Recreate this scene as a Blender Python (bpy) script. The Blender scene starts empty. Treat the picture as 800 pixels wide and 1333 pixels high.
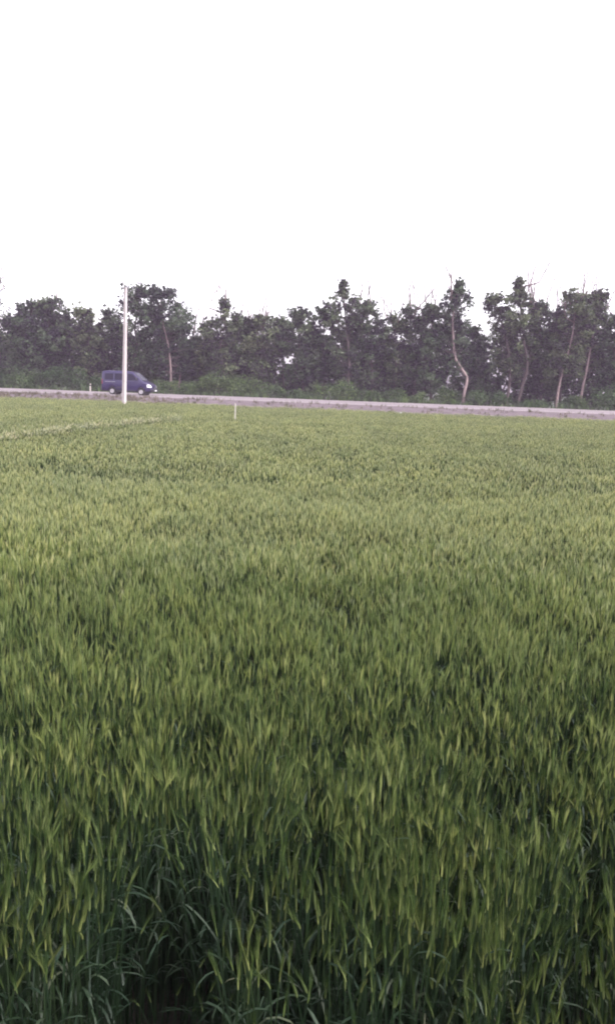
import bpy, bmesh, math, random
import numpy as np
from mathutils import Vector, Matrix, noise as mnoise
R = math.radians
random.seed(7)
rng = np.random.default_rng(7)
S = bpy.context.scene
COL = S.collection

# ------------------------------------------------------------------ camera
F = 1100.0; PW, PH = 800.0, 1333.0
CAM = Vector((0, 0, 2.55))
cam = bpy.data.cameras.new('camera'); co = bpy.data.objects.new('camera', cam); COL.objects.link(co)
cam.sensor_fit = 'HORIZONTAL'; cam.sensor_width = 36; cam.lens = F / PW * 36
cam.clip_start = 0.05; cam.clip_end = 5000
ROT = Matrix.Rotation(R(90 - 8.8), 3, 'X') @ Matrix.Rotation(R(2.0), 3, 'Z')
co.matrix_world = Matrix.Translation(CAM) @ ROT.to_4x4()
S.camera = co

# ------------------------------------------------------------------ sky, sun, exposure
w = bpy.data.worlds.new('World'); S.world = w; w.use_nodes = True
nt = w.node_tree; nt.nodes.clear()
sky = nt.nodes.new('ShaderNodeTexSky'); sky.sky_type = 'NISHITA'; sky.sun_disc = False
SUN_EL, SUN_AZ = R(48), R(125)            # azimuth from +Y towards +X
sky.sun_elevation = SUN_EL; sky.sun_rotation = SUN_AZ
sky.dust_density = 2.5; sky.air_density = 1.0; sky.ozone_density = 1.0
hsv = nt.nodes.new('ShaderNodeHueSaturation'); hsv.inputs['Saturation'].default_value = 0.12
bg = nt.nodes.new('ShaderNodeBackground'); bg.inputs['Strength'].default_value = 0.15
wo = nt.nodes.new('ShaderNodeOutputWorld')
nt.links.new(sky.outputs[0], hsv.inputs['Color']); tint = nt.nodes.new('ShaderNodeMix'); tint.data_type = 'RGBA'; tint.blend_type = 'MULTIPLY'; tint.inputs[0].default_value = 1; tint.inputs[7].default_value = (1.0, .955, 1.01, 1)
nt.links.new(hsv.outputs[0], tint.inputs[6]); nt.links.new(tint.outputs[2], bg.inputs[0]); nt.links.new(bg.outputs[0], wo.inputs[0])
sd = bpy.data.lights.new('sun', 'SUN'); sd.energy = 0.6; sd.angle = R(25); sd.color = (1, .96, .9)
so = bpy.data.objects.new('sun', sd); COL.objects.link(so)
dvec = Vector((math.sin(SUN_AZ) * math.cos(SUN_EL), math.cos(SUN_AZ) * math.cos(SUN_EL), math.sin(SUN_EL)))
so.rotation_euler = dvec.to_track_quat('Z', 'Y').to_euler()
S.view_settings.view_transform = 'Standard'; S.view_settings.look = 'None'
S.view_settings.gamma = 1; S.view_settings.use_curve_mapping = False
S.view_settings.exposure = 1.9
S.render.engine = 'CYCLES'
S.cycles.filter_width = 2.0
S.cycles.volume_bounces = 0
S.cycles.max_bounces = 5; S.cycles.transparent_max_bounces = 6

# ------------------------------------------------------------------ helpers
def at(px, py, Y):
    d = ROT @ Vector(((px - PW/2) / F, -(py - PH/2) / F, -1))
    return CAM + d * (Y / d.y)
def hit(px, py, z):
    d = ROT @ Vector(((px - PW/2) / F, -(py - PH/2) / F, -1))
    return CAM + d * ((z - CAM.z) / d.z)
SL = 0.115; NL = math.sqrt(1 + SL*SL)
def s_of(x, y): return (y + SL * x) / NL
def Yof(s, x): return s * NL - SL * x
PROF = [(-1e4, 0), (50, 0), (54, .0), (57.5, .1), (63.5, .84), (64.5, .9), (78, .9), (80.5, .45), (84, .3), (1e5, .3)]
def gz(x, y):
    s = s_of(x, y)
    z = float(np.interp(s, [p[0] for p in PROF], [p[1] for p in PROF]))
    return z

def tag(o, label=None, cat=None, group=None, kind=None):
    if label: o['label'] = label
    if cat: o['category'] = cat
    if group: o['group'] = group
    if kind: o['kind'] = kind
    return o
def empty(name, loc, rz=0):
    o = bpy.data.objects.new(name, None); COL.objects.link(o); o.location = loc; o.rotation_euler = (0, 0, rz)
    o.empty_display_size = .2
    return o
def mesh_obj(name, V, Fc, mat, parent=None, smooth=False, link=True, mi=None):
    me = bpy.data.meshes.new(name); me.from_pydata([tuple(v) for v in V], [], Fc)
    for m in (mat if isinstance(mat, (list, tuple)) else [mat]): me.materials.append(m)
    if mi is not None: me.polygons.foreach_set('material_index', mi)
    if smooth: me.polygons.foreach_set('use_smooth', [True]*len(Fc))
    me.update()
    o = bpy.data.objects.new(name, me)
    if link: COL.objects.link(o)
    if parent: o.parent = parent
    return o

# materials --------------------------------------------------------
def newmat(name):
    m = bpy.data.materials.new(name); m.use_nodes = True; nt = m.node_tree
    b = nt.nodes['Principled BSDF']; return m, nt, b
def ramp(nt, fac, cols):
    r = nt.nodes.new('ShaderNodeValToRGB'); e = r.color_ramp.elements
    while len(e) < len(cols): e.new(.5)
    for i, (p, c) in enumerate(cols): e[i].position = p; e[i].color = (*c, 1)
    nt.links.new(fac, r.inputs[0]); return r.outputs[0]
def noise(nt, scale, detail=3, vec=None, rough=.6):
    n = nt.nodes.new('ShaderNodeTexNoise'); n.inputs['Scale'].default_value = scale
    n.inputs['Detail'].default_value = detail; n.inputs['Roughness'].default_value = rough
    if vec is not None: nt.links.new(vec, n.inputs['Vector'])
    return n.outputs['Fac']
def pos(nt): return nt.nodes.new('ShaderNodeNewGeometry').outputs['Position']
def mix(nt, f, a, b, mode='MIX'):
    m = nt.nodes.new('ShaderNodeMix'); m.data_type = 'RGBA'; m.blend_type = mode
    for s, v in ((m.inputs[0], f), (m.inputs[6], a), (m.inputs[7], b)):
        if isinstance(v, (int, float)): s.default_value = v
        elif isinstance(v, tuple): s.default_value = (*v, 1)
        else: nt.links.new(v, s)
    return m.outputs[2]
def simple(name, col, rough=.6, metal=0, nscale=None, amt=.25, coat=0):
    m, nt, b = newmat(name)
    b.inputs['Roughness'].default_value = rough; b.inputs['Metallic'].default_value = metal
    b.inputs['Coat Weight'].default_value = coat
    if nscale:
        tc = nt.nodes.new('ShaderNodeTexCoord').outputs['Object']
        f = noise(nt, nscale, 5, tc)
        c = ramp(nt, f, [(.3, tuple(x*(1-amt) for x in col)), (.7, tuple(min(1, x*(1+amt)) for x in col))])
        nt.links.new(c, b.inputs['Base Color'])
    else: b.inputs['Base Color'].default_value = (*col, 1)
    return m
def leafy(name, cols, trans=.35, scale=None, spec=.25, rough=.55):
    """two-sided plant surface: random tone per leaf (attribute 'tone') and slow variation through space"""
    m, nt, b = newmat(name)
    at_ = nt.nodes.new('ShaderNodeAttribute'); at_.attribute_name = 'tone'
    c = ramp(nt, at_.outputs['Fac'], cols)
    if scale:
        f = noise(nt, scale, 3, pos(nt))
        v = ramp(nt, f, [(.3, (.84, .87, .90)), (.7, (1.13, 1.12, 1.04))])
        c = mix(nt, 1.0, c, v, 'MULTIPLY')
    oi = nt.nodes.new('ShaderNodeObjectInfo')
    v2 = ramp(nt, oi.outputs['Random'], [(0, (.75, .82, .85)), (.5, (1, 1, 1)), (1, (1.25, 1.15, 1.05))])
    c = mix(nt, 1.0, c, v2, 'MULTIPLY')
    nt.links.new(c, b.inputs['Base Color'])
    b.inputs['Roughness'].default_value = rough; b.inputs['Specular IOR Level'].default_value = spec
    t = nt.nodes.new('ShaderNodeBsdfTranslucent'); nt.links.new(c, t.inputs[0])
    mx = nt.nodes.new('ShaderNodeMixShader'); mx.inputs[0].default_value = trans
    nt.links.new(b.outputs[0], mx.inputs[1]); nt.links.new(t.outputs[0], mx.inputs[2])
    nt.links.new(mx.outputs[0], nt.nodes['Material Output'].inputs[0])
    return m
def set_tone(me, tones):
    a = me.attributes.new('tone', 'FLOAT', 'FACE'); a.data.foreach_set('value', tones)

M = {}
M['ear'] = leafy('barley_ear', [(0, (.065, .10, .026)), (.5, (.078, .112, .034)), (1, (.19, .22, .085))], .3, .35)
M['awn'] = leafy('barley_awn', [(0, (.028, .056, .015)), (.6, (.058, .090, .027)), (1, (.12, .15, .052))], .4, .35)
M['awn_mid_lit'] = leafy('barley_awn_mid_lit', [(0, (.122, .172, .048)), (.6, (.218, .265, .094)), (1, (.36, .39, .175))], .42, .35)  # awns with some grazing-light sheen painted in, for the middle distance
M['awn_far_lit'] = leafy('barley_awn_far_lit', [(0, (.245, .285, .113)), (.6, (.365, .395, .188)), (1, (.50, .50, .32))], .45, .35)  # strongest painted sheen, brightens the far crop
M['awn_dry'] = leafy('barley_awn_dry', [(0, (.46, .46, .30)), (1, (.65, .62, .46))], .45)
M['stem'] = leafy('barley_stem', [(0, (.014, .028, .014)), (1, (.030, .054, .024))], .2, .35)
M['leaf'] = leafy('barley_leaf', [(0, (.014, .030, .016)), (.7, (.028, .050, .028)), (.9, (.07, .09, .06)), (1, (.16, .16, .11))], .3, .35, .3, .5)
M['foliage'] = leafy('tree_foliage', [(0, (.013, .008, .020)), (.28, (.024, .023, .031)), (.55, (.046, .074, .036)), (1, (.13, .165, .095))], .3, .3, .3)  # purple shade and green light put into the random leaf tones
M['foliage_green'] = leafy('bush_foliage', [(0, (.018, .036, .015)), (.5, (.050, .088, .032)), (1, (.13, .19, .07))], .3, .3, .3)
M['bark'] = simple('bark', (.065, .048, .048), .9, 0, 6, .4)
M['bark_pale'] = simple('bark_pale', (.23, .17, .165), .9, 0, 5, .3)
M['twig'] = simple('dead_twigs', (.13, .09, .09), .9)
M['concrete'] = simple('concrete', (.46, .40, .40), .85, 0, 3, .12)
M['white_wood'] = simple('white_painted_wood', (.42, .39, .35), .6, 0, 12, .08)
M['black_paint'] = simple('black_paint', (.03, .03, .03), .5)
M['metal'] = simple('galvanised_metal', (.35, .35, .36), .45, .8)
M['van'] = simple('van_paint', (.013, .007, .054), .32, .15, 2.0, .12, .5)
M['glass'] = simple('dark_glass', (.008, .006, .02), .2); M['glass'].node_tree.nodes['Principled BSDF'].inputs['Specular IOR Level'].default_value = .2
M['glass_screen'] = simple('windscreen_glass', (.10, .10, .13), .05)
M['plastic'] = simple('black_plastic', (.025, .025, .03), .6)
M['tyre'] = simple('tyre_rubber', (.02, .02, .02), .85)
M['rim'] = simple('steel_rim', (.36, .34, .36), .4, .6)
M['lamp'] = simple('headlight_lens', (.85, .85, .85), .08, 0)
M['amber'] = simple('amber_lens', (.6, .2, .03), .2)
M['red'] = simple('red_lens', (.45, .02, .02), .2)
M['plate'] = simple('number_plate', (.75, .75, .75), .5)
M['bag'] = simple('white_plastic_film', (.8, .8, .8), .4)

# ground: one sheet, soil under the crop, dry verge on the bank, rough grass beyond
m, nt, b = newmat('ground'); M['ground'] = m
P = pos(nt)
sx = nt.nodes.new('ShaderNodeSeparateXYZ'); nt.links.new(P, sx.inputs[0])
ma = nt.nodes.new('ShaderNodeMath'); ma.operation = 'MULTIPLY_ADD'; ma.inputs[1].default_value = SL
nt.links.new(sx.outputs[0], ma.inputs[0]); nt.links.new(sx.outputs[1], ma.inputs[2])
wob = noise(nt, .5, 4, P)
ad = nt.nodes.new('ShaderNodeMath'); ad.operation = 'MULTIPLY_ADD'; ad.inputs[1].default_value = 2.5
nt.links.new(wob, ad.inputs[0]); nt.links.new(ma.outputs[0], ad.inputs[2])
soil = ramp(nt, noise(nt, 9, 6, P), [(.3, (.018, .017, .014)), (.7, (.045, .040, .030))])
bank = ramp(nt, noise(nt, 1.3, 6, P, .7), [(.3, (.060, .050, .050)), (.5, (.105, .080, .088)), (.7, (.14, .105, .12))])
far = ramp(nt, noise(nt, .6, 6, P, .7), [(.3, (.025, .035, .02)), (.7, (.05, .06, .035))])
def step(v, a, b_):
    mr = nt.nodes.new('ShaderNodeMapRange'); mr.inputs['From Min'].default_value = a; mr.inputs['From Max'].default_value = b_
    nt.links.new(v, mr.inputs['Value']); return mr.outputs[0]
c = mix(nt, step(ad.outputs[0], 54*NL+1.2, 59*NL+1.2), soil, bank)
c = mix(nt, step(ad.outputs[0], 78.5*NL+1.2, 80*NL+1.2), c, far)
nt.links.new(c, b.inputs['Base Color']); b.inputs['Roughness'].default_value = .95
bp = nt.nodes.new('ShaderNodeBump'); bp.inputs['Strength'].default_value = .6; bp.inputs['Distance'].default_value = .05
nt.links.new(noise(nt, 14, 5, P), bp.inputs['Height']); nt.links.new(bp.outputs[0], b.inputs['Normal'])

m, nt, b = newmat('asphalt'); M['asphalt'] = m; P = pos(nt)
c = ramp(nt, noise(nt, .35, 6, P, .7), [(.3, (.19, .155, .17)), (.7, (.25, .205, .22))])
c = mix(nt, .35, c, ramp(nt, noise(nt, 60, 3, P), [(.3, (.06, .06, .06)), (.7, (.24, .22, .22))]))
nt.links.new(c, b.inputs['Base Color']); b.inputs['Roughness'].default_value = .7
M['gravel'] = simple('gravel', (.22, .175, .19), .95, 0, 1.5, .15)
M['paint'] = simple('road_paint', (.72, .70, .68), .7, 0, 1.5, .15)

# ------------------------------------------------------------------ ground, road
def bands(name, svals, xr, mat, dz=0.0, nx=40):
    xs = [xr[0] + (xr[1]-xr[0]) * i/nx for i in range(nx+1)]
    V = []; Fc = []
    for s in svals:
        for x in xs:
            z = float(np.interp(s, [p[0] for p in PROF], [p[1] for p in PROF]))
            V.append((x, Yof(s, x), z + dz))
    n = nx+1
    for j in range(len(svals)-1):
        for i in range(nx):
            Fc.append((j*n+i, j*n+i+1, (j+1)*n+i+1, (j+1)*n+i))
    return mesh_obj(name, V, Fc, mat)
tag(bands('ground', [-90, -20, 0, 20, 40, 50, 52, 54, 55.5, 56.5, 58, 60, 62, 63.5, 64, 64.5, 71, 78, 79, 80.5, 84, 95, 120, 200, 300, 440], (-400, 400), M['ground'], 0, 60), kind='structure')
tag(bands('road_shoulder', [64.6, 78.0], (-398, 398), M['gravel'], .004), kind='structure')
tag(bands('road', [66.2, 76.8], (-398, 398), M['asphalt'], .008), kind='structure')
def paint_lines():
    V = []; Fc = []
    def strip(s0, s1, x0, x1):
        i = len(V); V.extend([(x, Yof(s, x), .912) for s, x in ((s0, x0), (s0, x1), (s1, x1), (s1, x0))]); Fc.append((i, i+1, i+2, i+3))
    strip(66.7, 66.85, -400, 400); strip(76.15, 76.3, -400, 400)
    x = -200
    while x < 200: strip(71.43, 71.57, x, x+3); x += 9
    return mesh_obj('road_marking', V, Fc, M['paint'])
tag(paint_lines(), kind='structure')

# ------------------------------------------------------------------ the barley
def clump(seed, n, rad, wide=1.0, hi=True, far_lit=False, awn=None):
    r = random.Random(seed); V = []; Fc = []; mi = []; tone = []
    def face(pts, m_, t):
        i = len(V); V.extend(pts); Fc.append(tuple(range(i, i+len(pts)))); mi.append(m_); tone.append(t)
    def ribbon(path, widths, side, m_, t):
        for k in range(len(path)-1):
            a, b_ = path[k], path[k+1]; wa, wb = widths[k], widths[k+1]
            if wb < 1e-5: face([a - side*wa, a + side*wa, b_], m_, t)
            else: face([a - side*wa, a + side*wa, b_ + side*wb, b_ - side*wb], m_, t)
    for _ in range(n):
        a = r.random()*6.283; q = math.sqrt(r.random())*rad
        base = Vector((math.cos(a)*q, math.sin(a)*q, 0))
        H = r.gauss(.84, .055); pt = r.random()
        la = r.random()*6.283; lean = abs(r.gauss(0, .06))
        ld = Vector((math.cos(la), math.sin(la), 0))
        def sp(t): return base + ld*(lean*t*t*H*1.5) + Vector((0, 0, H*t))
        sa = r.random()*3.14; side = Vector((math.cos(sa), math.sin(sa), 0)); side2 = Vector((-side.y, side.x, 0))
        st = [sp(t) for t in (0, .5, 1)]
        ribbon(st, [.0022*wide]*3, side, 2, pt); ribbon(st, [.0022*wide]*3, side2, 2, pt)
        # leaves
        for L in range(r.choice((1, 2, 2, 3)) if hi else 2):
            t0 = r.uniform(.3, .86); p = sp(t0); da = r.random()*6.283; d = Vector((math.cos(da), math.sin(da), 0))
            ln = r.uniform(.10, .20); up = r.uniform(.7, 1.5); wd = r.uniform(.0025, .0048)*wide
            path = [p]; ang = up; seg = 5 if hi else 3
            droop = r.uniform(.2, .75)
            if r.random() < .12: droop = 1.2
            for k in range(seg):
                path.append(path[-1] + (d*math.cos(ang) + Vector((0, 0, math.sin(ang)))) * ln/seg); ang -= droop * 5/seg * .8
            sd_ = Vector((-d.y, d.x, 0))
            wds = [wd*.7] + [wd]*(seg-1) + [0]
            ribbon(path, wds, sd_, 3, r.random()*.55 + pt*.45)
        # ear
        tip = sp(1); dr = (sp(1) - sp(.93)).normalized()
        bend = r.uniform(0, .3) if r.random() < .85 else r.uniform(.4, 1.2)
        eL = r.uniform(.040, .056); ew = r.uniform(.0030, .0042)*wide; ns = 4
        path = [tip]; axis = dr.copy(); bd = Vector((math.cos(la+r.gauss(0, .7)), math.sin(la+r.gauss(0, .7)), 0)); axes = [axis.copy()]
        for k in range(ns):
            axis = (axis + bd*bend/ns*.6 + Vector((0, 0, -bend*.12/ns))).normalized(); axes.append(axis.copy())
            path.append(path[-1] + axis*eL/ns)
        W = [.5, 1, 1, .85, .35]
        tE = pt*.5 + r.random()*.5
        rings = []
        for p, ax, k in zip(path, axes, W):
            u = ax.cross(Vector((.3, 1, .1))).normalized(); v = ax.cross(u).normalized()
            ca, sb = math.cos(sa), math.sin(sa)
            u, v = u*ca + v*sb, v*ca - u*sb
            rings.append([p + u*ew*k, p + v*ew*k*.6, p - u*ew*k, p - v*ew*k*.6])
        for k in range(ns):
            for j in range(4):
                face([rings[k][j], rings[k][(j+1) % 4], rings[k+1][(j+1) % 4], rings[k+1][j]], 0, min(1, tE + (.18 if k == 0 else 0)))
        # awns
        na = 24 if hi else 12
        for j in range(na):
            f = (j+.5)/na; k = min(ns-1, int(f*ns)); p = path[k].lerp(path[k+1], f*ns-k)
            ax = axes[k]; u = ax.cross(Vector((.3, 1, .1))).normalized(); v = ax.cross(u)
            aa = r.random()*6.283; o_ = u*math.cos(aa) + v*math.sin(aa)
            d = (ax + o_*r.uniform(.03, .15)).normalized(); L = r.uniform(.06, .10)*(1-.3*f)
            sdv = d.cross(Vector((r.gauss(0, 1), r.gauss(0, 1), .2))).normalized()
            aw = ((.00065 if awn == 'awn' else .0009) if hi else .0018)*wide
            face([p - sdv*aw, p + sdv*aw, p + d*L + bd*.01*bend], 1, min(1, max(0, tE + r.gauss(0, .15))))
    o = mesh_obj('barley_clump', V, Fc, [M['ear'], M[awn or ('awn_far_lit' if far_lit else 'awn')], M['stem'], M['leaf']], None, False, False, mi)
    set_tone(o.data, tone)
    return o

srcs = bpy.data.collections.new('barley_sources')
NV, NL2 = 24, 10
cl = [clump(100+i, 9, .075, awn=('awn', 'awn_mid_lit', 'awn_far_lit')[i % 3]) for i in range(NV)] + [clump(300+i, 9, .12, 1.5, False, True) for i in range(NL2)] + [clump(500+i, 9, .1, 1.6, False, True, 'awn_dry') for i in range(3)]
for i, o in enumerate(cl):
    o.name = 'barley_clump_%02d' % i
    srcs.objects.link(o)

hol1 = hit(205, 1260, .8); hol2 = hit(775, 1110, .8); hol3 = hit(165, 1330, .75)
TR = [(hit(x, y, 1.0).x, hit(x, y, 1.0).y) for x, y in ((-60, 578), (0, 570), (110, 556), (235, 545))]
pts = []; rots = []; scs = []; idx = []
def add_field(n, y0, y1, hwf, hwo, lo, hi_, wide):
    for _ in range(n):
        # area-uniform sampling in a widening strip
        while True:
            y = rng.uniform(y0, y1); hwm = hwf*y1 + hwo; x = rng.uniform(-hwm, hwm)
            if abs(x) < hwf*y + hwo: break
        if s_of(x, y) > 50.0 + 1.2*mnoise.noise(Vector((x*.25, 3, 0))): continue
        nz = mnoise.noise(Vector((x*.55, y*.55, 0))); nz2 = mnoise.noise(Vector((x*1.9, y*1.9, 5))); nz3 = mnoise.noise(Vector((x*.13, y*.22, 9)))
        if nz2 < -.38 and rng.random() < .45 and y < 14: continue
        h = 1 + (.11*nz + .07*nz2)*(1 if y < 10 else .6) + .03*nz3
        if 1.3 < y < 7 and rng.random() < .34*(1 - y/9): continue
        for hc, rx, ry, k in ((hol1, .15, .32, .95), (hol2, .13, .22, .9), (hol3, .22, .2, .8)):
            e = ((x-hc.x)/rx)**2 + ((y-hc.y)/ry)**2
            if e < 1: 
                if rng.random() < k: h = -1; break
                h *= .65
        if h < 0: continue
        edge = 2.02 + .16*mnoise.noise(Vector((x*1.7, 1, 4))) + .14*mnoise.noise(Vector((x*5, 1, 4))) + .75*math.exp(-((x-hol1.x)/.24)**4) + (.12 if x < 0 else 0)
        if 1.3 < y < edge:
            if rng.random() < (.84 if abs(x-hol1.x) < .24 else .94): continue
            h = rng.uniform(.4, .68)
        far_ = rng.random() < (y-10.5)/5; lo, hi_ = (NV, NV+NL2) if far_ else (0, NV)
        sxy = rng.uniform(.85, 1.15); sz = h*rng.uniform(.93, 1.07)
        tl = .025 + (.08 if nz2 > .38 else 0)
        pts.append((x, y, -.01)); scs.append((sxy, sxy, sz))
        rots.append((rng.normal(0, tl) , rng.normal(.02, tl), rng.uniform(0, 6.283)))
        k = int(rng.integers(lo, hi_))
        if lo == 0: k = k//3*3 + int(min(2, max(0, (y-1.4)/3.4 + rng.uniform(-.5, .5) + .25)))  # painted awn brightness steps up with distance
        idx.append(k)
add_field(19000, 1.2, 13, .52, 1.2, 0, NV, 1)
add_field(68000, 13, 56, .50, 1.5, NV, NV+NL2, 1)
add_field(2600, -3.5, 1.3, 0, 3.2, 0, NV, 1)      # unseen crop around the camera, added to block light from behind
# paler, slightly proud line of barley along the old tramline
for k in range(len(TR)-1):
    (x0, y0), (x1, y1) = TR[k], TR[k+1]
    n = int(math.hypot(x1-x0, y1-y0)*8)
    for j in range(n):
        t = rng.random(); 
        pts.append((x0+(x1-x0)*t, y0+(y1-y0)*t + rng.normal(0, .03), .05)); scs.append((1, 1, 1.06+.1*rng.random())); rots.append((rng.normal(0, .12), rng.normal(0, .12), rng.uniform(0, 6.28)))
        idx.append(int(rng.integers(NV+NL2, NV+NL2+3)))
me = bpy.data.meshes.new('barley'); me.from_pydata(pts, [], [])
for nm, ty, dat in (('rot', 'FLOAT_VECTOR', rots), ('scl', 'FLOAT_VECTOR', scs), ('idx', 'INT', idx)):
    a = me.attributes.new(nm, ty, 'POINT')
    a.data.foreach_set('vector' if ty == 'FLOAT_VECTOR' else 'value', np.array(dat).ravel())
bo = bpy.data.objects.new('barley', me); COL.objects.link(bo)
tag(bo, 'green bearded barley crop filling the whole field up to the road bank', 'barley', kind='stuff')
ng = bpy.data.node_groups.new('scatter_barley', 'GeometryNodeTree')
ng.interface.new_socket('Geometry', in_out='INPUT', socket_type='NodeSocketGeometry')
ng.interface.new_socket('Geometry', in_out='OUTPUT', socket_type='NodeSocketGeometry')
gi = ng.nodes.new('NodeGroupInput'); go = ng.nodes.new('NodeGroupOutput')
iop = ng.nodes.new('GeometryNodeInstanceOnPoints'); ci = ng.nodes.new('GeometryNodeCollectionInfo')
ci.inputs['Collection'].default_value = srcs; ci.inputs['Separate Children'].default_value = True; ci.inputs['Reset Children'].default_value = True
iop.inputs['Pick Instance'].default_value = True
def nattr(nm, ty):
    n = ng.nodes.new('GeometryNodeInputNamedAttribute'); n.data_type = ty; n.inputs[0].default_value = nm; return n.outputs[0]
ng.links.new(gi.outputs[0], iop.inputs['Points']); ng.links.new(ci.outputs[0], iop.inputs['Instance'])
ng.links.new(nattr('idx', 'INT'), iop.inputs['Instance Index'])
ng.links.new(nattr('rot', 'FLOAT_VECTOR'), iop.inputs['Rotation']); ng.links.new(nattr('scl', 'FLOAT_VECTOR'), iop.inputs['Scale'])
ng.links.new(iop.outputs[0], go.inputs[0])
md = bo.modifiers.new('scatter', 'NODES'); md.node_group = ng

# ------------------------------------------------------------------ verge weeds and dry grass (uncountable)
def grass_mesh(name, spots, mat, hr, wr, blades):
    V = []; Fc = []; tone = []
    for (x, y, z, k) in spots:
        t0 = random.random()
        for _ in range(blades):
            a = random.random()*6.283; d = Vector((math.cos(a), math.sin(a), 0)); L = random.uniform(*hr)*k; wd = random.uniform(*wr)
            b0 = Vector((x + random.gauss(0, .09), y + random.gauss(0, .09), z - .01)); s_ = Vector((-d.y, d.x, 0))*wd
            p1 = b0 + d*L*.15 + Vector((0, 0, L*.6)); p2 = b0 + d*L*.5 + Vector((0, 0, L))
            i = len(V); V.extend([b0-s_, b0+s_, p1+s_*.8, p1-s_*.8, p2]); Fc.extend([(i, i+1, i+2, i+3), (i+3, i+2, i+4)])
            t = min(1, max(0, t0*.7 + random.random()*.4)); tone.extend([t, t])
    o = mesh_obj(name, V, Fc, mat); set_tone(o.data, tone); return o
M['dry'] = leafy('dry_grass', [(0, (.05, .06, .03)), (.45, (.09, .085, .055)), (1, (.15, .125, .105))], .3, .3)
sp_ = []
while len(sp_) < 5200:
    x = random.uniform(-46, 42); s = random.uniform(49.5, 64.4); y = Yof(s, x)
    n = mnoise.noise(Vector((x*.25, s*.35, 2)))
    dens = 1.0 if s < 58 else (.30 + (.7 if x < -8 else .0))
    if n*.6 + .5 < random.random()*(1/dens)*.8 : continue
    sp_.append((x, y, gz(x, y), 1.0 if s < 57 else .55))
tag(grass_mesh('verge_grass', sp_, M['dry'], (.18, .5), (.008, .02), 9), 'dry and green rough grass between the barley and the road bank', 'grass', kind='stuff')
sp_ = []
while len(sp_) < 2600:
    x = random.uniform(-55, 50); s = random.uniform(78.2, 84)
    sp_.append((x, Yof(s, x), gz(x, Yof(s, x)), 1.0))
tag(grass_mesh('roadside_grass', sp_, M['foliage_green'], (.25, .7), (.015, .035), 9), 'green grass strip along the foot of the trees', 'grass', kind='stuff')

# ------------------------------------------------------------------ trees
def tube(V, Fc, path, rads, n=6):
    i0 = len(V)
    for k, p in enumerate(path):
        d = (path[min(k+1, len(path)-1)] - path[max(k-1, 0)]).normalized()
        u = d.cross(Vector((.31, .95, .05))).normalized(); v = d.cross(u)
        for j in range(n):
            a = 6.2832*j/n; V.append(p + (u*math.cos(a) + v*math.sin(a))*rads[k])
    for k in range(len(path)-1):
        for j in range(n):
            a = i0+k*n+j; b_ = i0+k*n+(j+1) % n; Fc.append((a, b_, b_+n, a+n))
def leaves(V, Fc, tone, c, rx, rz, n, sz, t0, r):
    for _ in range(n):
        # shell-biased ellipsoid
        d = Vector((r.gauss(0, 1), r.gauss(0, 1), r.gauss(0, 1))).normalized() * (r.random()**.45)
        p = c + Vector((d.x*rx, d.y*rx, d.z*rz))
        u = Vector((r.gauss(0, 1), r.gauss(0, 1), r.gauss(0, .6))).normalized(); v = u.cross(Vector((r.gauss(0, 1), r.gauss(0, 1), r.gauss(0, 1)))).normalized()
        a = sz*r.uniform(.6, 1.3); b_ = a*r.uniform(.45, .7); i = len(V)
        V.extend([p - u*a, p - v*b_, p + u*a, p + v*b_]); Fc.append((i, i+1, i+2, i+3))
        tone.append(min(1, max(0, t0 + r.gauss(0, .2))))
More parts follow.
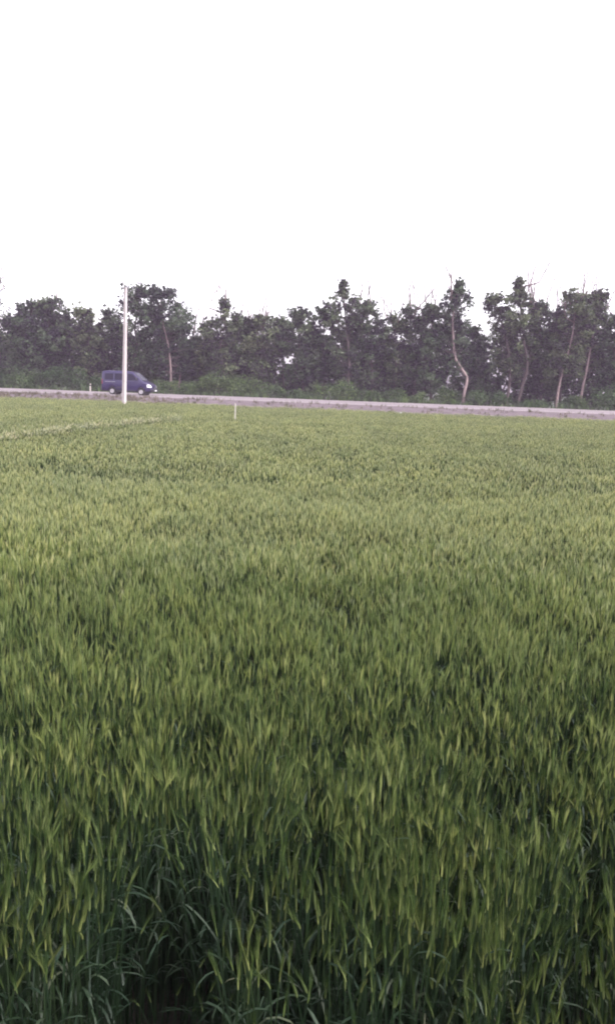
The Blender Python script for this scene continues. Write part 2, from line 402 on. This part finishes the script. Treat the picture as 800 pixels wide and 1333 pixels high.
def tree(name, px, s, top, wpx, label, seed, trunk=None, bare=0, dense=1.0, low=.28, spire=0, lean=0, mat='foliage', group=None, pale=False, clus=None, leafsz=.13, cat='tree'):
    r = random.Random(seed)
    Y = 90.0
    for _ in range(4):
        x = at(px, top+60, Y).x; Y = Yof(s, x)
    x0 = at(px, 515, Y).x; tp = at(px, top, Y); z0 = gz(x0, Y); H = tp.z - z0
    sc = F/Y; W = wpx/sc/2*1.1
    root = empty(name, (x0, Y, z0)); tag(root, label, cat, group)
    # trunk path (local)
    if trunk:
        path = []
        for (tx, ty) in trunk:
            q = at(tx, ty, Y); path.append(Vector((q.x-x0, r.gauss(0, .05), q.z-z0)))
        path[0].z = -.1
        path.append(Vector((tp.x-x0, 0, H*.93)))
    else:
        path = [Vector((0, 0, -.1))]; dx = tp.x - x0
        for k in range(1, 7):
            t = k/6; path.append(Vector((dx*t + lean*math.sin(t*3.1)*.6 + r.gauss(0, .13), r.gauss(0, .15), H*.93*t)))
    n = len(path); r0 = .10 + H*.008 + (-.03 if pale and px != 597 else 0)
    V = []; Fc = []
    rads = [max(.02, .88*r0*(1-.85*(p.z/H))) for p in path]
    # resample
    fine = []; fr = []
    for k in range(n-1):
        for q in range(4):
            t = q/4; p0 = path[max(k-1, 0)]; p1 = path[k]; p2 = path[k+1]; p3 = path[min(k+2, n-1)]
            fine.append(.5*((2*p1) + (p2-p0)*t + (2*p0-5*p1+4*p2-p3)*t*t + (3*p1-p0-3*p2+p3)*t*t*t)); fr.append(rads[k]*(1-t)+rads[k+1]*t)
    fine.append(path[-1]); fr.append(rads[-1])
    tube(V, Fc, fine, fr, 7); nf = len(Fc); vis = (path[-2].z - .3) if trunk else 0
    def on(h):
        k = min(range(len(fine)), key=lambda i: abs(fine[i].z - h)); return fine[k]
    LV = []; LF = []; tn = []
    nc = clus or int(34 + W*H*4.2)
    for c_ in range(nc):
        t = low + (1-low)*((c_+.5)/nc) + r.gauss(0, .03); t = min(.97, max(low*.8, t))
        u = (t-low)/(1-low)
        env = W*r.uniform(.8, 1.25)*(.62 + .55*math.sin(min(1, max(0, u))*2.5 + .35))*(1 - max(0, u-.75)*1.9)
        if spire and u > 1-spire: env *= .3
        a = r.random()*6.283; q = env*r.uniform(.25, 1.0)
        base = on(t*H*r.uniform(.78, .95)); ctr = Vector((on(t*H).x + math.cos(a)*q, on(t*H).y + (abs(math.sin(a)*q*.8) + .35 if trunk and t*H < vis and r.random() < .8 else math.sin(a)*q*.8), t*H))
        md_ = (base+ctr)/2 + Vector((0, 0, -.15))
        rb = max(.018, .055*(1-u))
        tube(V, Fc, [base, md_, ctr], [rb, rb*.7, rb*.35], 4)
        cr = r.uniform(.3, .78)*(1.0 - .3*u)
        if spire and u > 1-spire: cr *= .75
        t0 = .42 + r.gauss(0, .25) + .08*u
        leaves(LV, LF, tn, ctr, cr, cr*.75, int(330*cr*cr*dense/(leafsz/.13)**1.5), leafsz, t0, r)
        for _ in range(4):     # loose satellite sprays
            d = Vector((r.gauss(0, 1), r.gauss(0, 1), r.gauss(.3, .9))).normalized()*cr*r.uniform(1.0, 1.6)
            leaves(LV, LF, tn, ctr+d, cr*.35, cr*.3, int(14*dense), leafsz*.9, t0+.1, r)
    mesh_obj('trunk', V, Fc, [M['bark_pale' if pale else 'bark'], M['bark']], root, True, True, [0]*nf + [1]*(len(Fc)-nf))
    o = mesh_obj('crown', LV, LF, M[mat], root); set_tone(o.data, tn)
    if bare:
        V = []; Fc = []
        for _ in range(bare+2):
            b0 = on(H*r.uniform(.72, .92)); L = r.uniform(2.4, 4.6); d = Vector((r.gauss(0, .22) + lean*.1, r.gauss(0, .2), 1)).normalized()
            p = [b0, b0 + Vector((r.gauss(0, W*.35), r.gauss(0, .2), .5))]; 
            for k in range(4): d = (d + Vector((r.gauss(0, .12), r.gauss(0, .12), 0))).normalized(); p.append(p[-1] + d*L/4)
            tube(V, Fc, p, [.07, .06, .05, .042, .032, .014], 4)
            for k in range(2, 5):
                for _q in range(2):
                    dd = (d + Vector((r.gauss(0, .6), r.gauss(0, .5), 0))).normalized(); l2 = r.uniform(.4, 1.1)
                    tube(V, Fc, [p[k], p[k]+dd*l2*.5, p[k]+dd*l2+Vector((0, 0, .1))], [.025, .018, .010], 3)
        mesh_obj('bare_branch', V, Fc, M['twig'], root)
    return root

# px, depth, top px, crown width px, label, options
T = [
 (-46, 84, 385, 50, 'tree at the left end of the belt, mostly outside the picture', dict(bare=2)),
 (-4, 83, 352, 24, 'sparse thin-topped tree cut off by the left edge of the picture', dict(dense=.12, bare=3, low=.55, clus=26)),
 (14, 85, 412, 36, 'low dark tree beside the left edge, below the thin-topped one', {}),
 (38, 83, 392, 56, 'broad rounded tree, left half of the big round crown near the left edge', dict(dense=1.2)),
 (66, 84, 388, 58, 'tallest round-headed tree between the left edge and the pole', dict(dense=1.25, bare=1)),
 (92, 87, 414, 30, 'short tree in the dip right of the big round crown', {}),
 (116, 84, 401, 38, 'narrow domed tree directly above the small roadside marker', dict(dense=1.15)),
 (144, 86, 402, 34, 'tree with pale gaps just left of the tall concrete pole', dict(dense=.7)),
 (176, 84, 371, 52, 'tall airy tree rising right behind the concrete pole', dict(dense=.8, bare=1)),
 (208, 83, 374, 60, 'large leafy tree standing right above the front of the van', dict(dense=.95, trunk=[(222, 515), (222, 485), (219, 450), (212, 420)], pale=True)),
 (233, 85, 394, 26, 'slim tree with a side tuft at the left of the big sky notch', dict(dense=.7, trunk=[(231, 514), (234, 490), (238, 460)], pale=True)),
 (256, 86, 440, 34, 'low half-bare tree at the bottom of the big sky notch', dict(dense=.7, bare=4, trunk=[(254, 514), (260, 485), (262, 465)], pale=True)),
 (290, 83, 389, 40, 'ragged pointed tree right of the big sky notch', dict(dense=.8, spire=.18, bare=2, low=.2)),
 (270, 85, 418, 30, 'short leaning tree between the sky notch and the ragged pointed tree', dict(dense=.75)),
 (316, 85, 414, 36, 'dense middle-height tree behind the white stake', dict(bare=1)),
 (342, 84, 411, 38, 'half-bare tree with a tall dead shoot above the white stake', dict(bare=4, dense=.8)),
 (368, 87, 416, 26, 'thin tree beside the small low hole of sky', dict(dense=.6, low=.62)),
 (392, 84, 402, 40, 'bushy-topped tree just right of the low hole of sky', dict(dense=1.0, low=.2)),
 (421, 85, 400, 36, 'dark full tree left of the pointed spire tree', dict(dense=1.0)),
 (447, 83, 366, 42, 'tree in the middle of the belt ending in a narrow leafy spire', dict(spire=.16, dense=.9, trunk=[(452, 518), (454, 475), (453, 450), (450, 420)])),
 (478, 84, 391, 42, 'wide dark-topped tree right of the spire tree', dict(dense=1.0, bare=3, trunk=[(484, 520), (484, 495), (483, 465)])),
 (512, 85, 410, 32, 'low tree just right of the narrow bright notch', dict(bare=2, dense=.8)),
 (536, 84, 400, 36, 'reddish-stemmed tree under thin bare shoots', dict(bare=4, dense=.8, trunk=[(537, 522), (541, 485), (547, 455), (545, 425)])),
 (562, 83, 396, 36, 'compact upright tree left of the curved pale trunk', dict(bare=4, dense=1.0)),
 (597, 82, 364, 34, 'tall slim tree with a long pale trunk curving like a bow', dict(dense=.75, spire=.1, bare=3, trunk=[(601.5, 527), (603.5, 512), (607.5, 493), (600, 479), (592, 465), (590, 440), (589, 415), (592, 397)], pale=True, low=.3)),
 (622, 86, 425, 32, 'short tree below the white notch right of the bow-trunked tree', dict(dense=.8)),
 (644, 83, 384, 32, 'narrow tree with a ragged notched head', dict(dense=.75, trunk=[(658, 526), (664, 485), (660, 450), (652, 420)], low=.35)),
 (676, 83, 362, 40, 'tree topped by a leafy knob, its dark trunk leaning right', dict(spire=.2, dense=.95, bare=2, trunk=[(671, 528), (680, 500), (686, 475), (680, 430)], low=.33)),
 (705, 85, 394, 38, 'full dark tree left of the leaning pale trunks', dict(dense=1.05, bare=3)),
 (730, 86, 402, 30, 'slightly lower dark tree with thin dead shoots above it', dict(bare=5)),
 (750, 83, 380, 44, 'big crown over the thick pale trunk that leans right', dict(dense=1.1, bare=4, trunk=[(723, 529), (728, 500), (738, 462), (745, 430)], pale=True, low=.36)),
 (776, 84, 380, 36, 'tall crown at the right with a short pale leaning trunk', dict(dense=1.1, bare=3, trunk=[(753, 529), (758, 505), (764, 475), (772, 430)], pale=True, low=.36)),
 (800, 84, 410, 34, 'tree cut off by the right edge of the picture', dict(bare=2)),
 (835, 84, 396, 44, 'tree just outside the right edge of the picture', {}),
 (-80, 84, 400, 50, 'farthest tree of the belt on the left', {}),
 (878, 84, 400, 50, 'farthest tree of the belt on the right', {}),
]
for i, (px, s, top, wpx, lab, kw) in enumerate(T):
    kw.setdefault('low', .22)
    tree('broadleaf_tree', px, s, top, wpx, lab, 50+i, group='trees of the roadside belt', **kw)
# back row: seen only as dark stems and leaves between the front trees
i = 0; px = -120
while px < 930:
    tp_ = 428 + 10*math.sin(px*.05) + random.uniform(-8, 10)
    if 232 < px < 270: tp_ = 455
    if 362 < px < 388: tp_ = 482
    if 485 < px < 508 or 610 < px < 634: tp_ = 434
    tree('broadleaf_tree', px, random.uniform(90, 96), tp_ + px*.014, 40, 'dark slender tree deep in the belt, half hidden behind the front row', 400+i, dense=.8, low=.1, clus=46, leafsz=.2, group='trees deep in the belt')
    px += random.uniform(19, 27); i += 1

# ------------------------------------------------------------------ bushes at the foot of the trees
def bush(px, s, hpx, wpx, label, seed, mat='foliage_green'):
    r = random.Random(seed); Y = 85
    for _ in range(4): x = at(px, 515, Y).x; Y = Yof(s, x)
    z0 = gz(x, Y); sc = F/Y; H = hpx/sc*1.15; W = wpx/sc/2*1.2
    root = empty('bush', (x, Y, z0)); tag(root, label, 'bush', 'bushes under the trees')
    V = []; Fc = []; LV = []; LF = []; tn = []
    for k in range(int(9 + W*5)):
        a = r.random()*6.283; q = W*math.sqrt(r.random()); u = q/W
        z = H*(.25 + .6*r.random()*math.sqrt(max(0, 1-u*u*.8)))
        c = Vector((math.cos(a)*q, math.sin(a)*q*.6, z)); b0 = Vector((c.x*.25, c.y*.25, -.05))
        tube(V, Fc, [b0, (b0+c)/2+Vector((0, 0, .1)), c], [.03, .02, .008], 4)
        leaves(LV, LF, tn, c, H*.3+.12, H*.24+.1, int(70+90*H*.4), .09, .45+r.gauss(0, .2), r)
    mesh_obj('stem', V, Fc, M['bark'], root)
    o = mesh_obj('foliage', LV, LF, M[mat], root); set_tone(o.data, tn)
B = [
 (-20, 80.5, 36, 60, 'bush at the left edge of the picture'),
 (22, 81, 30, 44, 'bright green bush behind the road near the left edge'),
 (48, 80.5, 26, 40, 'low green bush under the big round crown'),
 (82, 81, 34, 44, 'darker bush left of the small roadside marker'),
 (128, 80.6, 22, 26, 'small bush between the roadside marker and the van'),
 (215, 80.6, 26, 30, 'green bush right in front of the van nose'),
 (246, 81, 22, 40, 'low bush below the sky notch'),
 (285, 80.8, 38, 34, 'light green bush left of the white stake'),
 (318, 80.8, 34, 36, 'light green bush right behind the white stake'),
 (352, 81, 22, 40, 'low dark bush right of the white stake'),
 (394, 81, 16, 36, 'low bush under the hole of sky'),
 (440, 80.6, 30, 46, 'rounded green bush under the spire tree'),
 (478, 81, 22, 36, 'low bush right of the rounded one under the spire tree'),
 (512, 81, 22, 34, 'low dark green bush in the middle right of the belt'),
 (548, 80.8, 17, 40, 'dark bush left of the bow-shaped trunk'),
 (584, 81.5, 26, 26, 'dark bush touching the foot of the bow-shaped trunk'),
 (632, 81, 26, 40, 'green bush right of the bow-shaped trunk'),
 (694, 81.5, 16, 38, 'shaded bush left of the thick leaning trunk'),
 (745, 81.5, 22, 26, 'green bush between the two pale leaning trunks'),
 (793, 80.5, 44, 40, 'tall bright green bush at the right edge of the picture'),
 (840, 81, 36, 50, 'bush just outside the right edge'),
]
for i, (px, s, h, wd, lab) in enumerate(B): bush(px, s, h, wd, lab, 900+i)

# ------------------------------------------------------------------ concrete pole
def box(V, Fc, a, b):
    i = len(V)
    V.extend([(x, y, z) for z in (a[2], b[2]) for (x, y) in ((a[0], a[1]), (b[0], a[1]), (b[0], b[1]), (a[0], b[1]))])
    Fc.extend([(i+3, i+2, i+1, i), (i+4, i+5, i+6, i+7), (i, i+1, i+5, i+4), (i+1, i+2, i+6, i+5), (i+2, i+3, i+7, i+6), (i+3, i, i+4, i+7)])
def bevel(o, wd=.01, seg=2):
    m_ = o.modifiers.new('bevel', 'BEVEL'); m_.width = wd; m_.segments = seg; m_.limit_method = 'ANGLE'; return o
YP = 48.0
pb = at(161.3, 523, YP); ptp = at(163.5, 374, YP)
pole = empty('utility_pole', (pb.x, YP, 0), R(-32)); tag(pole, 'tall pale concrete pole standing at the far edge of the barley before the van', 'utility pole')
Hp = ptp.z; dx = ptp.x - pb.x
q = Matrix.Rotation(R(32), 3, 'Z') @ Vector((dx, 0, 0))
V = []; Fc = []
for z, h_, t in ((-.3, .105, -.05), (Hp, .072, 1)):
    cx, cy = q.x*t, q.y*t
    V.extend([(cx-h_, cy-h_*.9, z), (cx+h_, cy-h_*.9, z), (cx+h_, cy+h_*.9, z), (cx-h_, cy+h_*.9, z)])
Fc = [(3, 2, 1, 0), (4, 5, 6, 7), (0, 1, 5, 4), (1, 2, 6, 5), (2, 3, 7, 6), (3, 0, 4, 7)]
bevel(mesh_obj('shaft', V, Fc, M['concrete'], pole), .018, 2)
V = []; Fc = []; box(V, Fc, (q.x-.085, q.y-.08, Hp+.002), (q.x+.085, q.y+.08, Hp+.04)); bevel(mesh_obj('cap', V, Fc, M['metal'], pole), .008)
V = []; Fc = []; tube(V, Fc, [Vector((q.x*.97, q.y*.97, Hp-.25)), Vector((q.x*.97+.17, q.y*.97, Hp-.25)), Vector((q.x*.97+.2, q.y*.97, Hp-.1))], [.012]*3, 6)
mesh_obj('hook', V, Fc, M['metal'], pole)

# ------------------------------------------------------------------ white stake in the barley
Ys = 34.0; sb = at(306, 541, Ys); st_ = at(306.5, 523.5, Ys)
stake = empty('marker_stake', (sb.x, Ys, 0)); tag(stake, 'thin white wooden stake standing alone in the barley right of the pole', 'stake')
V = []; Fc = []; h_ = .021; zt = st_.z
V.extend([(-h_, -h_, -.2), (h_, -h_, -.2), (h_, h_, -.2), (-h_, h_, -.2), (-h_, -h_, zt-.09), (h_, -h_, zt-.09), (h_, h_, zt-.09), (-h_, h_, zt-.09)])
Fc = [(3, 2, 1, 0), (0, 1, 5, 4), (1, 2, 6, 5), (2, 3, 7, 6), (3, 0, 4, 7), (4, 5, 6, 7)]
bevel(mesh_obj('post', V, Fc, M['white_wood'], stake), .004)
V = []; Fc = []; V.extend([(-h_, -h_, zt-.088), (h_, -h_, zt-.088), (h_, h_, zt-.088), (-h_, h_, zt-.088), (0, 0, zt-.03)])
Fc = [(3, 2, 1, 0), (0, 1, 4), (1, 2, 4), (2, 3, 4), (3, 0, 4)]
mesh_obj('pointed_tip', V, Fc, M['white_wood'], stake)

# ------------------------------------------------------------------ roadside delineator at far left
Yd = 80.0
for _ in range(3): xd = at(117.5, 508, Yd).x; Yd = Yof(77.4, xd)
dl = empty('roadside_marker_post', (xd, Yd, gz(xd, Yd))); tag(dl, 'small white marker post at the far side of the road left of the van', 'marker post')
V = []; Fc = []; box(V, Fc, (-.06, -.05, -.1), (.06, .05, .5)); bevel(mesh_obj('post', V, Fc, M['white_wood'], dl), .02)
V = []; Fc = []; box(V, Fc, (-.063, -.053, .502), (.063, .053, .62)); bevel(mesh_obj('dark_band', V, Fc, M['black_paint'], dl), .01)
V = []; Fc = []; box(V, Fc, (-.06, -.05, .622), (.06, .05, .72)); bevel(mesh_obj('top', V, Fc, M['white_wood'], dl), .02)

# ------------------------------------------------------------------ litter on the bank and the weed beside it
def lump(name, px, py, Y, sz, mat, lab, cat):
    p = at(px, py, Y); z = gz(p.x, Y)
    r = random.Random(5); bm = bmesh.new(); bmesh.ops.create_icosphere(bm, subdivisions=3, radius=1)
    for v in bm.verts:
        n = mnoise.noise(v.co*2.3) + .5*mnoise.noise(v.co*6)
        v.co *= 1 + .45*n; v.co.x *= sz[0]; v.co.y *= sz[1]; v.co.z = max(-.02, v.co.z*sz[2] + sz[2]*.6)
    me = bpy.data.meshes.new(name); bm.to_mesh(me); bm.free(); me.materials.append(mat)
    o = bpy.data.objects.new(name, me); COL.objects.link(o); o.location = (p.x, Y, z); tag(o, lab, cat); return o
Yl = Yof(60.5, at(521, 534, 60).x)
lump('plastic_bag', 521, 534, Yl, (.15, .10, .08), M['bag'], 'small crumpled white plastic bag lying on the road bank', 'bag')
Yl = Yof(60, at(500, 534, 60).x); p = at(500, 534, Yl)
wd = empty('weed', (p.x, Yl, gz(p.x, Yl))); tag(wd, 'low dark spreading weed on the road bank left of the white bag', 'weed')
LV = []; LF = []; tn = []; V = []; Fc = []; r = random.Random(3)
for k in range(14):
    c = Vector((r.uniform(-.75, .75), r.uniform(-.25, .25), r.uniform(.05, .22)))
    tube(V, Fc, [Vector((c.x*.3, 0, 0)), c], [.01, .005], 4); leaves(LV, LF, tn, c, .2, .09, 40, .045, .15, r)
mesh_obj('stem', V, Fc, M['stem'], wd); o = mesh_obj('foliage', LV, LF, M['foliage_green'], wd); set_tone(o.data, tn)

# ------------------------------------------------------------------ the van
def build_van():
    L = 4.84; HW = 1.02
    zt_ = [(0, 1.95), (.05, 2.08), (.16, 2.16), (.5, 2.19), (2.4, 2.19), (2.85, 2.15), (3.05, 2.08), (3.93, 1.36), (4.02, 1.31), (4.5, 1.10), (4.7, .95), (4.8, .80), (4.84, .62)]
    hw_ = [(0, .93), (.05, .98), (.2, 1.0), (3.6, 1.0), (4.2, .95), (4.6, .86), (4.78, .76), (4.84, .66)]
    def zt(x): return float(np.interp(x, *zip(*zt_)))
    def hw(x): return float(np.interp(x, *zip(*hw_)))
    AX = (1.02, 3.80); AR = .40
    def zb(x):
        z = .36
        for a in AX:
            if abs(x-a) < AR: z = max(z, .34 + math.sqrt(AR*AR-(x-a)**2))
        return z
    def sy(x, z):
        h = hw(x)
        if z > 1.2: h -= (z-1.2)*.13
        if z < .6: h -= (.6-z)*.10
        return h
    xs = sorted(set([round(v, 3) for v in list(np.linspace(0, L, 60)) + [a+AR*math.cos(t) for a in AX for t in np.linspace(0, math.pi, 13)] + [3.05, 3.93, .05, .16]]))
    def ring(x):
        b, t = zb(x), zt(x); pts_ = []
        rr = .12 if t > 1.5 else .10
        zs = [b, b+(t-rr-b)*.2, b+(t-rr-b)*.4, b+(t-rr-b)*.6, b+(t-rr-b)*.8, t-rr]
        for z in zs: pts_.append((x, sy(x, z), z))
        h = sy(x, t-rr)
        for a in (30, 60): pts_.append((x, h-rr+rr*math.cos(R(a)), t-rr+rr*math.sin(R(a))))
        pts_.append((x, h-rr, t)); pts_.append((x, (h-rr)*.5, t+.015)); pts_.append((x, 0, t+.02))
        return pts_ + [(p[0], -p[1], p[2]) for p in reversed(pts_[:-1])]
    V = []; Fc = []; n = len(ring(1))
    for x in xs: V.extend(ring(x))
    for k in range(len(xs)-1):
        for j in range(n-1): a = k*n+j; Fc.append((a, a+1, a+n+1, a+n))
        Fc.append((k*n+n-1, k*n, k*n+n, k*n+2*n-1))
    Fc.append(tuple(range(n-1, -1, -1))); Fc.append(tuple(range((len(xs)-1)*n, len(xs)*n)))
    van = empty('parked_van', (0, 0, 0))
    van.name = 'van'
    tag(van, 'dark blue cargo van driving on the road behind the concrete pole, facing right', 'van')
    mesh_obj('body', V, Fc, M['van'], van, True)
    def side(name, poly, mat, sgn, off=.004, par=None):
        # a panel lying on the body side, subdivided, with rim thickness
        bm = bmesh.new(); vs = [bm.verts.new((p[0], 0, p[1])) for p in poly]; f = bm.faces.new(vs)
        r_ = bmesh.ops.extrude_face_region(bm, geom=[f]); top_ = [v for v in r_['geom'] if isinstance(v, bmesh.types.BMVert)]
        for v in bm.verts: v.co.y = sgn*(sy(v.co.x, v.co.z) - .01)
        for v in top_: v.co.y += sgn*(.01+off)
        bmesh.ops.recalc_face_normals(bm, faces=bm.faces)
        me = bpy.data.meshes.new(name); bm.to_mesh(me); bm.free(); me.materials.append(mat)
        o = bpy.data.objects.new(name, me); COL.objects.link(o); o.parent = par or van; return o
    for sg in (-1, 1):
        # doors as raised panels with handle; seams show as thin dark strips
        seam = []
        dr = side('door', [(2.42, .45), (3.34, .45), (3.34, .8), (3.62, 1.2), (3.62, 1.26), (2.42, 1.26)], M['van'], sg, .006)
        side('window', [(2.5, 1.36), (3.55, 1.36), (2.98, 1.92), (2.5, 1.96)], M['glass'], sg, .006, dr)
        V = []; Fc = []; y = sg*(sy(2.6, 1.15)+.01); box(V, Fc, (2.5, min(y, y+sg*.03), 1.12), (2.66, max(y, y+sg*.03), 1.16)); mesh_obj('handle', V, Fc, M['plastic'], dr)
        side('side_window', [(.32, 1.36), (1.15, 1.36), (1.15, 1.95), (.32, 1.93)], M['glass'], sg)
        side('side_window', [(1.27, 1.36), (2.3, 1.36), (2.3, 1.96), (1.27, 1.95)], M['glass'], sg)
        side('side_moulding', [(1.46, .66), (2.36, .66), (2.36, .73), (1.46, .73)], M['plastic'], sg, .015)
        side('door_seam', [(2.385, .42), (2.40, .42), (2.40, 1.99), (2.385, 1.99)], M['plastic'], sg, .003)
        side('door_seam', [(1.19, .8), (1.205, .8), (1.205, 1.99), (1.19, 1.99)], M['plastic'], sg, .003)
        side('door_rail', [(.35, 1.17), (1.35, 1.17), (1.35, 1.20), (.35, 1.20)], M['metal'], sg, .012)
        side('rear_light', [(.03, .98), (.1, .98), (.1, 1.4), (.03, 1.4)], M['red'], sg, .01)
        side('sill', [(1.46, .36), (3.36, .36), (3.36, .44), (1.46, .44)], M['plastic'], sg, .012)
        # headlight wraps the corner
        V = []; Fc = []
        cols = [(4.36, 0), (4.5, 0), (4.62, 0), (4.72, 0)]
        g = 5
        for i_, x in enumerate(np.linspace(4.34, 4.76, 7)):
            for j_ in range(g):
                zlo, zhi = .74, min(1.0, zt(x)-.035)
                z = zlo + (zhi-zlo)*j_/(g-1); V.append((x+.012, sg*(sy(x, z)+.014), z))
        for i_ in range(6):
            for j_ in range(g-1):
                a = i_*g+j_; Fc.append((a, a+1, a+g+1, a+g))
        hl = mesh_obj('headlight', V, Fc, M['lamp'], van, True); s_ = hl.modifiers.new('t', 'SOLIDIFY'); s_.thickness = .02
        # mirror
        V = []; Fc = []; y0 = sg*(sy(3.5, 1.4)); ys = sorted((y0+sg*.1, y0+sg*.3))
        box(V, Fc, (3.42, ys[0], 1.4), (3.5, ys[1], 1.68)); mir = bevel(mesh_obj('wing_mirror', V, Fc, M['plastic'], van), .03, 3)
        V = []; Fc = []; ys = sorted((y0-sg*.02, y0+sg*.12)); box(V, Fc, (3.45, ys[0], 1.46), (3.48, ys[1], 1.49)); mesh_obj('mirror_arm', V, Fc, M['plastic'], mir)
    # windscreen with sealing frame
    def topsheet(name, x0, x1, hy0, hy1, mat, off, zf=zt):
        V = []; Fc = []
        for i_ in range(9):
            x = x0 + (x1-x0)*i_/8; h = hy0+(hy1-hy0)*i_/8
            for j_ in range(9): yy = -h + 2*h*j_/8; V.append((x + off*.6, yy, zf(x) + off + .02*(1-abs(yy)/h)))
        for i_ in range(8):
            for j_ in range(8): a = i_*9+j_; Fc.append((a, a+9, a+10, a+1))
        return mesh_obj(name, V, Fc, mat, van, True)
    topsheet('windscreen_surround', 3.06, 3.95, .79, .87, M['plastic'], .008)
    topsheet('windscreen', 3.11, 3.90, .74, .82, M['glass_screen'], .014)
    topsheet('bonnet', 4.03, 4.55, .80, .70, M['van'], .008)
    # bumpers, grille, plate
    V = []; Fc = []; box(V, Fc, (4.66, -.88, .34), (4.93, .88, .60)); bevel(mesh_obj('front_bumper', V, Fc, M['plastic'], van), .07, 4)
    V = []; Fc = []; box(V, Fc, (4.74, -.40, .64), (4.87, .40, .80)); gr = bevel(mesh_obj('grille', V, Fc, M['plastic'], van), .02, 2)
    for k in range(3):
        V = []; Fc = []; box(V, Fc, (4.872, -.36, .67+k*.045), (4.885, .36, .685+k*.045)); mesh_obj('grille_bar', V, Fc, M['metal'], gr)
    V = []; Fc = []; box(V, Fc, (4.932, -.26, .41), (4.944, .26, .52)); mesh_obj('number_plate', V, Fc, M['plate'], van)
    V = []; Fc = []; box(V, Fc, (-.1, -.9, .36), (.06, .9, .55)); bevel(mesh_obj('rear_bumper', V, Fc, M['plastic'], van), .04, 3)
    V = []; Fc = []; box(V, Fc, (-.012, -.7, 1.3), (-.004, -.04, 1.9)); mesh_obj('rear_window', V, Fc, M['glass'], van)
    V = []; Fc = []; box(V, Fc, (-.012, .04, 1.3), (-.004, .7, 1.9)); mesh_obj('rear_window', V, Fc, M['glass'], van)
    V = []; Fc = []; box(V, Fc, (.15, -.8, .28), (4.5, .8, .42)); mesh_obj('underbody', V, Fc, M['plastic'], van)
    for a in AX:     # dark wheel wells behind the arches
        V = []; Fc = []; tube(V, Fc, [Vector((a, -.70, .36)), Vector((a, .70, .36))], [.37, .37], 20); mesh_obj('wheel_well', V, Fc, M['plastic'], van)
    for a in AX:
        for sg in (-1, 1):
            wv = bpy.data.objects.new('wheel', None); COL.objects.link(wv); wv.parent = van; wv.location = (a, sg*.86, .33)
            prof = [(.20, -.09), (.27, -.1), (.315, -.085), (.33, -.05), (.33, .05), (.315, .085), (.27, .1), (.20, .09)]
            def lathe(name, pr, mat, par, n=28):
                V = []; Fc = []
                for rr, yy in pr:
                    for j in range(n): t = 6.2832*j/n; V.append((rr*math.cos(t), sg*yy, rr*math.sin(t)))
                for k in range(len(pr)-1):
                    for j in range(n): a_ = k*n+j; b_ = k*n+(j+1) % n; Fc.append((a_, b_, b_+n, a_+n))
                return mesh_obj(name, V, Fc, mat, par, True)
            lathe('tyre', prof, M['tyre'], wv)
            lathe('rim', [(.20, .085), (.19, .07), (.17, .05), (.12, .055), (.09, .085), (.05, .09), (.001, .092)], M['rim'], wv)
    return van
van = build_van()
hd = math.atan2(-SL, 1)
Yv = Yof(69.3, at(169, 513, 71).x)
pl = at(169, 513, Yv)
van.scale = (.89, .89, .89); ctr = Matrix.Rotation(hd, 3, 'Z') @ Vector((2.42*.89, 0, 0))
van.rotation_euler = (0, 0, hd); van.location = (pl.x - ctr.x, Yv - ctr.y, .912)

# ------------------------------------------------------------------ haze
V = []; Fc = []; box(V, Fc, (-420, -170, -1.3), (420, 520, 18))
hz = mesh_obj('haze', V, Fc, M['bag']); hz.data.materials.clear()
m = bpy.data.materials.new('haze'); m.use_nodes = True; nt = m.node_tree; nt.nodes.clear()
vo = nt.nodes.new('ShaderNodeVolumePrincipled'); oo = nt.nodes.new('ShaderNodeOutputMaterial')
vo.inputs['Color'].default_value = (.93, .76, .97, 1); vo.inputs['Density'].default_value = .0007
nt.links.new(vo.outputs[0], oo.inputs['Volume']); hz.data.materials.append(m)
tag(hz, 'thin pale lavender haze over the field', kind='stuff'); hz['category'] = 'haze'
